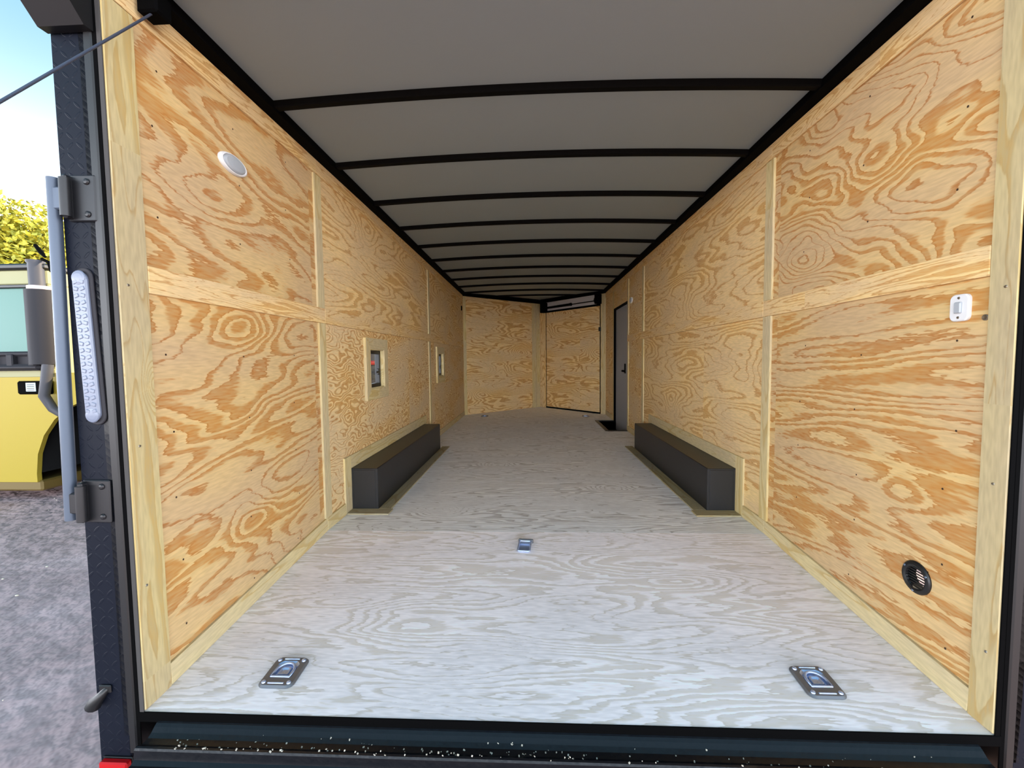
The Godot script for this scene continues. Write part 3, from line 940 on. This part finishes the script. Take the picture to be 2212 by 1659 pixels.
func d_ring() -> Node3D:
	var o := Node3D.new()
	# pressed plate with a D-shaped bowl
	var w := 0.118
	var h := 0.128
	var outer := rrect(w, h, 0.022, Vector2.ZERO, 8)
	var n := outer.size()
	var dshape := func(sc: float) -> PackedVector2Array:
		var p := PackedVector2Array()
		for k in n:
			var a := outer[k].angle()
			var rad := 0.040 * sc
			var c := Vector2(cos(a) * rad, sin(a) * rad)
			if c.y > 0.022 * sc: c.y = 0.022 * sc       # the straight edge lies to the rear (+z)
			if c.y < 0: c.y *= 1.1
			p.append(c)
		return p
	var contours := [[outer, 0.0008], [outer, 0.003], [rrect(w - 0.010, h - 0.010, 0.019, Vector2.ZERO, 8), 0.0085], [dshape.call(1.13), 0.009], [dshape.call(1.02), 0.0055], [dshape.call(0.86), 0.0022], [dshape.call(0.60), 0.002], [dshape.call(0.52), 0.0066], [dshape.call(0.42), 0.0070], [dshape.call(0.30), 0.0024], [dshape.call(0.02), 0.0018]]
	var b := MB.new()
	var bowl := MB.new()
	for k in contours.size() - 1:
		if k == 3:
			commit("plate", b, M.zinc_dark, o)
			b = bowl
		var A: PackedVector2Array = contours[k][0]
		var B: PackedVector2Array = contours[k + 1][0]
		for i in n:
			var j := (i + 1) % n
			var mid := (A[i] + A[j]) / 2.0
			var m2 := (B[i] + B[j]) / 2.0
			var d := Vector3(m2.x - mid.x, contours[k + 1][1] - contours[k][1], m2.y - mid.y)
			var nn := Vector3(mid.x, 0, mid.y).normalized()
			var out := Vector3(nn.x * maxf(d.y, -1.0), absf(Vector2(d.x, d.z).length()), nn.z * d.y) + Vector3(0, 1e-5, 0) + (nn * 0.001 if k == 0 else Vector3.ZERO)
			b.quad(Vector3(A[i].x, contours[k][1], A[i].y), Vector3(A[j].x, contours[k][1], A[j].y), Vector3(B[j].x, contours[k + 1][1], B[j].y), Vector3(B[i].x, contours[k + 1][1], B[i].y), out)
	commit("bowl", bowl, M.zinc, o)
	var r := MB.new()
	var path := []
	for k in 13:
		var a := PI + PI * k / 12.0
		path.append(Vector3(cos(a) * 0.031, 0.0085, sin(a) * 0.036 + 0.002))
	path.append(Vector3(0.031, 0.0085, 0.024))
	path.append(Vector3(-0.031, 0.0085, 0.024))
	r.tube(path, 0.0042, 8, true)
	commit("ring", r, M.zinc, o)
	for z in [-0.052, 0.050]:
		var e := MB.new()
		e.tube([Vector3(-0.026, 0.0085, z), Vector3(0.026, 0.0085, z)], 0.003, 8)
		commit("ridge", e, M.zinc, o)
	for x in [-0.042, 0.042]:
		for z in [-0.047, 0.047]:
			var s := MB.new()
			s.xf.origin = Vector3(x, 0.0086, z)
			s.lathe([Vector2(0.0075, 0.0), Vector2(0.0065, 0.003), Vector2(0.0035, 0.0045), Vector2(0.0, 0.005)], 10)
			commit("screw", s, M.zinc, o)
	return o

func build_fittings():
	# tie-down rings in the floor
	var rings := [[Vector3(-0.887, 0, -0.157), true, "recessed steel tie-down ring in the rear floor, near the left wall"], [Vector3(0.862, 0, -0.168), true, "recessed steel tie-down ring in the rear floor, near the right wall"], [Vector3(-0.863, 0, -6.13), false, "far steel tie-down ring at the foot of the nose, left one"], [Vector3(0.863, 0, -6.07), false, "far steel tie-down ring before the front door, right one"]]
	var proto := d_ring()
	for k in rings.size():
		var o: Node3D = proto if k == 0 else proto.duplicate()
		o.name = numbered("tie_down_ring")
		add_child(o, true)
		tag(o, rings[k][2], "tie-down ring", "tie-down rings in the floor")
		var p: Vector3 = rings[k][0]
		if rings[k][1]:
			var x := ramp_xf()
			o.transform = Transform3D(x.basis, x * Vector3(p.x, 0, (p.z - ZB) / x.basis.z.z))
		else: o.position = p
	# the small square ring at the top of the slope
	var x := ramp_xf()
	var sq := thing("square_ring", "small square steel lashing ring lying mid-floor at the top of the slope", "tie-down ring", x * Vector3(-0.09, 0, 0.178), x.basis * Basis(Vector3.UP, -0.09))
	var b := MB.new()
	b.prism(rrect(0.092, 0.058, 0.008), 0.0003, 0.0035, 1, 0.001)
	commit("plate", b, M.zinc, sq)
	var rg := MB.new()
	var pts := []
	for c in rrect(0.095, 0.062, 0.007, Vector2.ZERO, 3): pts.append(Vector3(c.y, 0.011 - c.x * 0.06, c.x))
	rg.tube(pts, 0.005, 8, true)
	commit("ring", rg, M.zinc, sq)
	var ba := MB.new()
	ba.box(Vector3(-0.038, 0.0004, -0.06), Vector3(0.042, 0.022, -0.044), 0.004)
	commit("bracket", ba, M.zinc_dark, sq)
	# oval lamps, off
	var lamps := [[Vector3(-HW - TK, 1.772, -0.523), 1.0, "white oval lamp high on the left wall near the rear opening"], [Vector3(HW + TK, 1.716, -4.415), -1.0, "white oval lamp high on the right wall beside the side door"]]
	for q in lamps:
		var la := thing("oval_lamp", q[2], "lamp", q[0], Basis(Vector3.BACK, -q[1] * PI / 2), "oval wall lamps")
		var ri := MB.new()
		ri.lathe([Vector2(1.0, 0.0), Vector2(1.0, 0.005), Vector2(0.94, 0.012), Vector2(0.86, 0.014), Vector2(0.80, 0.011), Vector2(0.78, 0.006)], 40, 0.038, 0.080)
		commit("rim", ri, M.white, la)
		var le := MB.new()
		le.lathe([Vector2(0.80, 0.008), Vector2(0.76, 0.015), Vector2(0.66, 0.019), Vector2(0.4, 0.0215), Vector2(0.0, 0.022)], 40, 0.038, 0.080)
		commit("lens", le, M.lens, la)
	# switch plate
	var swt := thing("switch_plate", "white rounded switch plate with two screws on the right wall", "switch", Vector3(HW + TK, 1.118, -0.157), Basis(Vector3.BACK, PI / 2))
	var sp := MB.new()
	sp.prism(rrect(0.058, 0.080, 0.016, Vector2.ZERO, 6), 0.0, 0.010, 1, 0.003)   # z, x(=height)
	commit("plate", sp, M.white, swt)
	var ro := MB.new()
	ro.prism(rrect(0.022, 0.034, 0.004, Vector2(0.0, 0.0), 4), 0.009, 0.016, 1, 0.003)
	commit("rocker", ro, M.lens, swt)
	for sx in [-0.029, 0.029]:
		var sc := MB.new()
		sc.xf.origin = Vector3(sx, 0.0098, 0)
		sc.lathe([Vector2(0.0042, 0.0), Vector2(0.0036, 0.0016), Vector2(0.0, 0.002)], 10)
		commit("screw", sc, M.screw, swt)
	var bs := MB.new()
	bs.xf = Transform3D(Basis(Vector3.BACK, PI / 2), Vector3(HW + TK, 1.083, -0.088))
	bs.lathe([Vector2(0.009, 0.0), Vector2(0.009, 0.002), Vector2(0.0075, 0.004), Vector2(0.0035, 0.0032), Vector2(0.0, 0.0025)], 14)
	var bso := commit("washer_screw", bs, M.screw, self)
	tag(bso, "dark washer-headed screw just right of the switch plate", "screw")
	# round vent with a screen of slats: its duct opens to the outside
	var ve := thing("round_vent", "round black slatted vent low on the right wall near the rear", "vent", Vector3(HW + TK, 0.233, -0.264), Basis(Vector3.BACK, PI / 2))
	var vr := MB.new()
	vr.lathe([Vector2(0.054, 0.0), Vector2(0.054, 0.004), Vector2(0.050, 0.008), Vector2(0.042, 0.010), Vector2(0.036, 0.007), Vector2(0.0355, 0.0)], 40)
	commit("rim", vr, M.black, ve)
	var du := MB.new()
	du.lathe([Vector2(0.0362, 0.004), Vector2(0.0362, -0.029)], 32)
	du.lathe([Vector2(0.0362, -0.029), Vector2(0.150, -0.029)], 32, 1.0, 1.0, false)
	commit("duct", du, M.black_matt, ve)
	for k in 8:
		var yy := -0.031 + 0.0088 * k
		var hwv := sqrt(maxf(0.0362 * 0.0362 - yy * yy, 0.0001))
		var sl := MB.new()
		sl.xf = Transform3D(Basis(Vector3.BACK, 0.35), Vector3(yy, 0.002, 0))
		sl.box(Vector3(-0.0022, -0.001, -hwv), Vector3(0.0022, 0.001, hwv), 0.0)
		commit("slat", sl, M.black, ve)
	for a in [0.5, PI - 0.6, -PI / 2 - 0.1]:
		var sc := MB.new()
		sc.xf.origin = Vector3(sin(a) * 0.046, 0.009, cos(a) * 0.046)
		sc.lathe([Vector2(0.0042, 0.0), Vector2(0.0034, 0.0018), Vector2(0.0, 0.0024)], 10)
		commit("screw", sc, M.steel, ve)
	# screws along the two rear boards
	var sl2 := [[-1.0, 1.21, -0.03], [-1.0, 0.73, -0.035], [-1.0, 0.30, -0.03], [1.0, 1.16, -0.03], [1.0, 0.62, -0.035], [1.0, 0.14, -0.03]]
	var heights := ["upper", "middle", "lower"]
	for k in 6:
		var q: Array = sl2[k]
		var b2 := MB.new()
		b2.xf = Transform3D(Basis(Vector3.BACK, q[0] * PI / 2), Vector3(q[0] * HW, q[1], q[2]))
		b2.lathe([Vector2(0.0042, 0.0), Vector2(0.0034, 0.0016), Vector2(0.0, 0.0022)], 10)
		var o2 := commit("board_screw", b2, M.screw, self)
		tag(o2, "small screw head, %s of three in the pale rear board, %s wall" % [heights[k % 3], "left" if q[0] < 0 else "right"], "screw", "screws in the rear boards")
	# small black clip near the far end of the left wall
	var cl := MB.new()
	cl.box(Vector3(-HW - TK, 1.82, -6.15), Vector3(-HW + 0.006, 1.90, -6.12), 0.003)
	tag(commit("wall_clip", cl, M.black_matt), "tiny black clip high at the far end of the left wall", "clip")
	# strip light on the left post
	var st := thing("strip_light", "pale rounded strip light with a prismatic lens on the left black post", "light", Vector3(-1.327, 1.028, 0.001), Basis(Vector3.FORWARD, -0.035))
	var fb := MB.new()
	fb.prism(rrect(0.056, 0.455, 0.0275, Vector2(0.004, 0)), 0.0, 0.005, 2, 0.002)
	commit("base", fb, M.grey_steel, st)
	var ln := MB.new()
	ln.prism(rrect(0.045, 0.43, 0.022, Vector2(-0.002, 0)), 0.004, 0.013, 2, 0.004)
	for k in 20:
		for j in 2:
			ln.xf = Transform3D(Basis(Vector3.BACK, 0.3 if (k + j) % 2 else -0.3), Vector3(-0.0115 + 0.019 * j, -0.186 + 0.0196 * k, 0.0125))
			ln.box(Vector3(-0.008, -0.006, -0.003), Vector3(0.008, 0.006, 0.0025), 0.0022)
	ln.xf = Transform3D.IDENTITY
	commit("lens", ln, M.strip_lens, st)
	for e in [-1.0, 1.0]:
		var cp := MB.new()
		cp.xf = Transform3D(Basis(Vector3.RIGHT, PI / 2), Vector3(-0.002, e * 0.198, 0.011))
		cp.lathe([Vector2(0.0215, 0.0), Vector2(0.0195, 0.0025), Vector2(0.012, 0.0036), Vector2(0.0, 0.004)], 20)
		commit("end_cap", cp, M.strip_lens, st)
	# upright lock bar held off the post by two brackets
	var bar := thing("lock_bar", "upright steel lock bar held by two black brackets outside the left post", "lock bar", Vector3(-1.40, 1.0, 0.012), Basis(Vector3.BACK, -0.018))
	var bt := MB.new()
	bt.tube([Vector3(0, -0.48, 0), Vector3(0, 0.505, 0)], 0.0155, 14)
	commit("bar", bt, M.lock, bar)
	for k in 2:
		var y := 0.45 if k == 0 else -0.425
		var br := MB.new()
		br.box(Vector3(0.036, y - 0.064, -0.012), Vector3(0.118, y + 0.064, -0.003), 0.003)
		br.box(Vector3(0.036, y - 0.06, -0.01), Vector3(0.052, y + 0.06, 0.016), 0.004)
		commit("hinge_plate", br, M.hinge, bar)
		var ba2 := MB.new()
		ba2.tube([Vector3(0.046, y - 0.055, 0.012), Vector3(0.046, y + 0.05, 0.012)], 0.013, 12)
		commit("hinge_barrel", ba2, M.hinge, bar)
		var ar := MB.new()
		ar.box(Vector3(-0.004, y - 0.035, -0.006), Vector3(0.05, y + 0.028, 0.012), 0.004)
		commit("arm", ar, M.lock if k == 0 else M.hinge, bar)
		for sy in [-0.045, 0.045]:
			var bo := MB.new()
			bo.xf = Transform3D(Basis(Vector3.RIGHT, PI / 2), Vector3(0.095, y + sy, -0.004))
			bo.lathe([Vector2(0.009, 0.0), Vector2(0.009, 0.003), Vector2(0.006, 0.006), Vector2(0.0, 0.007)], 12)
			commit("bolt", bo, M.hinge, bar)
	# hook at the foot of the left post
	var hk := thing("latch_hook", "small black hook latch low on the left post above the red marker", "hook", Vector3(-1.362, -0.03, 0.001))
	var hb := MB.new()
	hb.tube([Vector3(0.016, 0.02, 0.0), Vector3(0.010, 0.010, 0.010), Vector3(-0.008, -0.010, 0.016), Vector3(-0.016, -0.024, 0.016), Vector3(-0.018, -0.030, 0.015)], [0.009, 0.012, 0.018, 0.02, 0.014], 12)
	commit("hook", hb, M.black, hk)
	var hp := MB.new()
	hp.box(Vector3(-0.006, 0.01, 0.0003), Vector3(0.032, 0.034, 0.006), 0.003)
	commit("base", hp, M.black, hk)
	# red marker lamp
	var mk := thing("marker_lamp", "red rectangular marker lamp at the foot of the left post", "lamp", Vector3(-1.322, -0.255, 0.0))
	var ml := MB.new()
	ml.box(Vector3(-0.046, -0.05, 0.004), Vector3(0.044, 0.027, 0.024), 0.004)
	commit("lens", ml, M.red, mk)
	var mbk := MB.new()
	mbk.box(Vector3(-0.047, -0.052, 0.0003), Vector3(0.046, 0.030, 0.006), 0.001)
	commit("base", mbk, M.black, mk)
	# lift cable of the rear ramp door
	var lc := thing("lift_cable", "thin steel lift cable running down and out from the top left corner", "cable", Vector3(-1.186, 2.053, -0.13))
	var cb := MB.new()
	cb.tube([Vector3(0, 0, 0), Vector3(0.016, -0.515, 0.43), Vector3(0.073, -2.35, 1.96)], 0.0035, 8)
	commit("cable", cb, M.rope, lc)
	var pu := MB.new()
	pu.box(Vector3(-0.035, -0.02, -0.03), Vector3(0.03, 0.047, 0.03), 0.006)
	commit("pulley_block", pu, M.black_matt, lc)

func build_outside():
	# yellow truck standing left of the trailer; only a strip of its side is in view
	var t := thing("truck", "yellow work truck parked beside the trailer, beyond its left post", "truck", Vector3(-5.9, GY, -3.5))
	var g := -GY
	var body := PackedVector2Array()   # x, y of the side
	body.append(Vector2(-2.4, -0.40 + g)); body.append(Vector2(0.05, -0.40 + g))
	for k in 13:
		var a := PI - PI * k / 12.0
		body.append(Vector2(0.95 + cos(a) * 0.90, -0.30 + g + sin(a) * 0.90))
	body.append(Vector2(2.6, -0.3 + g)); body.append(Vector2(2.6, 0.85 + g)); body.append(Vector2(0.9, 0.92 + g)); body.append(Vector2(0.75, 0.88 + g)); body.append(Vector2(-2.4, 0.88 + g))
	var b := MB.new()
	b.prism(body, -0.05, 0.0, 2)
	b.box(Vector3(-2.4, -0.40 + g, -2.0), Vector3(2.6, 0.86 + g, -1.95))
	b.box(Vector3(-2.4, -0.40 + g, -2.0), Vector3(-2.35, 0.86 + g, -0.04))
	b.box(Vector3(-2.4, 0.8 + g, -2.0), Vector3(0.9, 0.87 + g, -0.04))
	commit("body", b, M.yellow, t)
	var ch := MB.new()
	ch.box(Vector3(-2.3, -0.3 + g, -1.9), Vector3(0.05, 0.6 + g, -0.06))
	commit("chassis", ch, M.rubber, t)
	var w := MB.new()
	w.box(Vector3(0.06, 0.02, -1.94), Vector3(2.5, 1.3, -0.5))
	w.box(Vector3(0.06, 1.24, -0.6), Vector3(2.5, 1.3, -0.06))
	commit("wheel_well", w, M.rubber, t)
	var il := MB.new()
	il.box(Vector3(0.3, 0.78, -0.5), Vector3(0.75, 1.0, -0.42), 0.03)
	commit("inner_fender", il, M.brown, t)
	var ty := MB.new()
	ty.xf = Transform3D(Basis(Vector3.RIGHT, PI / 2), Vector3(0.95, 0.5, -0.3))
	ty.lathe([Vector2(0.25, 0.12), Vector2(0.46, 0.14), Vector2(0.5, 0.10), Vector2(0.5, -0.10), Vector2(0.46, -0.14), Vector2(0.25, -0.12)], 32)
	ty.lathe([Vector2(0.25, 0.12), Vector2(0.2, 0.02), Vector2(0.0, 0.02)], 32)
	commit("wheel", ty, M.rubber, t)
	var ss := MB.new()
	ss.box(Vector3(-2.4, -0.51 + g, -1.9), Vector3(0.09, -0.385 + g, -0.01), 0.02)
	commit("side_sill", ss, M.brown, t)
	var cf := MB.new()   # cab pillars and roof rail
	cf.box(Vector3(-2.3, 1.88 + g, -1.9), Vector3(0.30, 2.08 + g, -0.02), 0.03)
	cf.box(Vector3(-2.3, 0.86 + g, -1.85), Vector3(-2.2, 1.9 + g, -0.05), 0.01)
	cf.box(Vector3(0.2, 0.86 + g, -1.85), Vector3(0.3, 1.9 + g, -0.05), 0.01)
	cf.box(Vector3(-2.3, 0.83 + g, -0.1), Vector3(0.36, 0.925 + g, 0.006), 0.01)
	commit("cab", cf, M.cream, t)
	var rl := MB.new()
	rl.box(Vector3(-2.3, 2.06 + g, -1.9), Vector3(0.33, 2.13 + g, 0.02), 0.02)
	rl.box(Vector3(-2.3, 1.855 + g, -0.1), Vector3(0.22, 1.895 + g, 0.008), 0.008)
	rl.box(Vector3(0.165, 1.1 + g, -0.1), Vector3(0.205, 1.87 + g, 0.006), 0.005)
	commit("window_seal", rl, M.black, t)
	var gl := MB.new()
	gl.box(Vector3(-2.25, 1.12 + g, -0.06), Vector3(0.17, 1.87 + g, -0.03))
	commit("window_glass", gl, M.teal, t)
	# slotted guard under the window
	var gd := MB.new()
	gd.box(Vector3(-2.3, 0.91 + g, -0.05), Vector3(0.28, 0.985 + g, 0.10), 0.03)
	gd.box(Vector3(-2.3, 1.075 + g, -0.05), Vector3(0.20, 1.13 + g, 0.07), 0.02)
	for k in 10:
		gd.box(Vector3(-2.2 + 0.26 * k, 0.96 + g, -0.04), Vector3(-2.12 + 0.26 * k, 1.1 + g, 0.085), 0.01)
	gd.box(Vector3(-2.3, 0.92 + g, -0.05), Vector3(0.3, 1.11 + g, 0.03), 0.01)
	commit("slotted_guard", gd, M.grey_steel, t)
	var ex := MB.new()
	ex.tube([Vector3(0.29, 0.98 + g, 0.02), Vector3(0.29, 1.82 + g, 0.02)], 0.135, 18)
	commit("exhaust_muffler", ex, M.grey_steel, t)
	var ex2 := MB.new()
	ex2.tube([Vector3(0.25, 1.8 + g, 0.02), Vector3(0.25, 2.12 + g, 0.02), Vector3(0.25, 2.13 + g, 0.02), Vector3(0.25, 2.155 + g, 0.02)], [0.068, 0.068, 0.08, 0.08], 16)
	commit("exhaust_pipe", ex2, M.pipe, t)
	var ex4 := MB.new()
	ex4.tube([Vector3(0.27, 1.825 + g, 0.02), Vector3(0.27, 1.865 + g, 0.02)], 0.10, 16)
	commit("pipe_clamp", ex4, M.clamp, t)
	var ex3 := MB.new()
	ex3.tube([Vector3(0.33, 2.17 + g, 0.02), Vector3(0.42, 2.13 + g, 0.03), Vector3(0.46, 2.02 + g, 0.04)], 0.018, 8)
	ex3.tube([Vector3(0.26, 2.33 + g, 0.02), Vector3(0.33, 2.24 + g, 0.02), Vector3(0.37, 2.19 + g, 0.02)], [0.018, 0.024, 0.012], 8)
	commit("rain_cap", ex3, M.black_matt, t)
	var ha := MB.new()
	ha.box(Vector3(-0.085, 0.635 + g, -0.01), Vector3(0.34, 0.79 + g, 0.03), 0.02)
	commit("handle_recess", ha, M.black_matt, t)
	var lb := MB.new()
	lb.box(Vector3(0.035, 0.67 + g, 0.029), Vector3(0.155, 0.77 + g, 0.034), 0.002)
	commit("label_plate", lb, M.label_white, t)
	var lb2 := MB.new()
	for k in 4: lb2.box(Vector3(0.05, 0.685 + g + 0.02 * k, 0.034), Vector3(0.14, 0.692 + g + 0.02 * k, 0.0348))
	commit("label_lines", lb2, M.grey_steel, t)
	var gr := MB.new()
	gr.tube([Vector3(0.38, 0.98 + g, 0.08), Vector3(0.36, 0.80 + g, 0.09), Vector3(0.32, 0.62 + g, 0.09), Vector3(0.38, 0.47 + g, 0.06), Vector3(0.52, 0.36 + g, 0.03)], [0.05, 0.05, 0.05, 0.045, 0.04], 10)
	commit("grab_rail", gr, M.pipe, t)
	# the sunlit tree behind the truck
	var tr := thing("tree", "yellow-green leafy tree in sunlight behind the yellow truck", "tree", Vector3(-11.4, GY, -7.2))
	var tk := MB.new()
	tk.tube([Vector3(0, 0, 0), Vector3(0.1, 1.6, 0), Vector3(-0.1, 3.0, 0.1), Vector3(0.1, 4.8, 0)], [0.28, 0.22, 0.18, 0.08], 10)
	for k in 7:
		var a := TAU * k / 7.0
		tk.tube([Vector3(0, 2.4, 0), Vector3(cos(a) * 0.9, 3.4, sin(a) * 0.9), Vector3(cos(a) * 1.7, 4.1 + 0.5 * sin(a * 3.0), sin(a) * 1.7)], [0.10, 0.06, 0.03], 7)
	commit("trunk", tk, M.bark, tr)
	var mm := MultiMesh.new()
	mm.transform_format = MultiMesh.TRANSFORM_3D
	mm.use_colors = true
	var lm := MB.new()
	lm.tri(Vector3(-0.026, 0, 0), Vector3(0, 0.008, 0.05), Vector3(0.026, 0, 0), Vector3.UP)
	lm.tri(Vector3(-0.026, 0, 0), Vector3(0, 0.008, -0.05), Vector3(0.026, 0, 0), Vector3.UP)
	mm.mesh = lm.st.commit()
	mm.mesh.surface_set_material(0, M.leaf)
	mm.instance_count = 34000
	var cen := []
	for k in 16:
		var a := k * 2.4
		var rr := 1.5 * sqrt(k / 16.0)
		cen.append([Vector3(cos(a) * rr, 3.7 + rng.randf_range(-1.5, 1.3) * (1.0 - 0.4 * rr), sin(a) * rr), rng.randf_range(0.7, 1.15)])
	for k in mm.instance_count:
		var c: Array = cen[rng.randi() % cen.size()]
		var d: Vector3 = Vector3(rng.randfn(), rng.randfn(), rng.randfn()).normalized() * pow(rng.randf(), 0.4) * c[1]
		var bs := Basis(Vector3(rng.randfn(), rng.randfn(), rng.randfn()).normalized(), rng.randf() * TAU).scaled(Vector3.ONE * rng.randf_range(0.8, 1.7))
		mm.set_instance_transform(k, Transform3D(bs, c[0] + d))
		mm.set_instance_color(k, Color(0.62, 0.52, 0.05).lerp(Color(0.28, 0.32, 0.05), rng.randf()))
	var fo := MultiMeshInstance3D.new()
	fo.name = "foliage"
	fo.multimesh = mm
	fo.set_meta("kind", "stuff")
	tr.add_child(fo, true)
	# pale building behind the post
	var bd := thing("building", "pale stucco building beyond the yellow truck, seen past the left post", "building", Vector3(-16.0, GY, -17.5))
	var bw := MB.new()
	bw.box(Vector3(-2.1, 0, -3), Vector3(4.2, 6.0, 0))
	commit("wall", bw, M.stucco, bd)
	var bf := MB.new()
	bf.box(Vector3(-2.2, 6.0, -3.1), Vector3(4.3, 6.2, 0.15), 0.03)
	commit("roof_edge", bf, M.cream, bd)
	# what the two windows show: the tail of another trailer, and a dark machine before it
	var pt := thing("parked_trailer", "grey tail of another trailer seen dimly through the two small windows", "trailer", Vector3(-5.6, GY, -13.0))
	var p1 := MB.new()
	p1.box(Vector3(-2.9, 0.3, -6.0), Vector3(3.0, 3.3, 0.0), 0.03)
	commit("body", p1, M.taupe, pt)
	for k in 2:
		var p2 := MB.new()
		p2.box(Vector3(-2.75 + 2.85 * k, 0.45, 0.0), Vector3(0.0 + 2.85 * k, 3.15, 0.04), 0.01)
		commit("door", p2, M.taupe, pt)
	for k in 4:
		var p3 := MB.new()
		p3.xf = Transform3D(Basis(Vector3.BACK, PI / 2), Vector3(-1.9 if k % 2 else 2.2, 0.38, -1.6 - 1.0 * (k / 2)))
		p3.lathe([Vector2(0.0, 0.1), Vector2(0.2, 0.1), Vector2(0.34, 0.12), Vector2(0.38, 0.08), Vector2(0.38, -0.08), Vector2(0.34, -0.12), Vector2(0.0, -0.1)], 20)
		commit("wheel", p3, M.rubber, pt)
	var ma := thing("tractor", "dark machine with a red hood seen through the nearer window", "tractor", Vector3(-4.45, GY, -9.3))
	var m1 := MB.new()
	m1.box(Vector3(-0.7, 1.12, -0.8), Vector3(0.55, 1.50, 0.0), 0.03)
	commit("engine", m1, M.black, ma)
	var m2 := MB.new()
	m2.box(Vector3(-0.72, 1.50, -0.8), Vector3(0.57, 1.60, 0.01), 0.03)
	commit("hood", m2, M.red, ma)
	var m4 := MB.new()
	m4.box(Vector3(-0.7, 0.5, -0.8), Vector3(-0.1, 1.13, -0.1), 0.05)
	commit("chassis", m4, M.black, ma)
	for k in 2:
		var m3 := MB.new()
		m3.xf = Transform3D(Basis(Vector3.RIGHT, PI / 2), Vector3(-0.75 + 0.5 * k, 0.5, 0.1))
		m3.lathe([Vector2(0.0, 0.06), Vector2(0.25, 0.06), Vector2(0.30, 0.1), Vector2(0.45, 0.12), Vector2(0.5, 0.08), Vector2(0.5, -0.1), Vector2(0.2, -0.12)], 24)
		commit("wheel", m3, M.rubber, ma)
	# loose stones on the ground
	var so := MB.new()
	for k in 90:
		var z := rng.randf_range(-4.0, 0.6)
		var x := -1.7 - 5.5 * rng.randf()
		var r := rng.randf_range(0.003, 0.008)
		so.xf = Transform3D(Basis(Vector3.UP, rng.randf() * TAU).scaled(Vector3(r * rng.randf_range(1, 2), r, r)), Vector3(x, GY + r * 0.3, z))
		so.lathe([Vector2(0.0, 0.9), Vector2(0.6, 0.7), Vector2(1.0, 0.0), Vector2(0.6, -0.6)], 6)
	var sto := commit("stones", so, M.chip)
	tag(sto, "small pale stones scattered on the ground left of the trailer", "stones", "", "stuff")
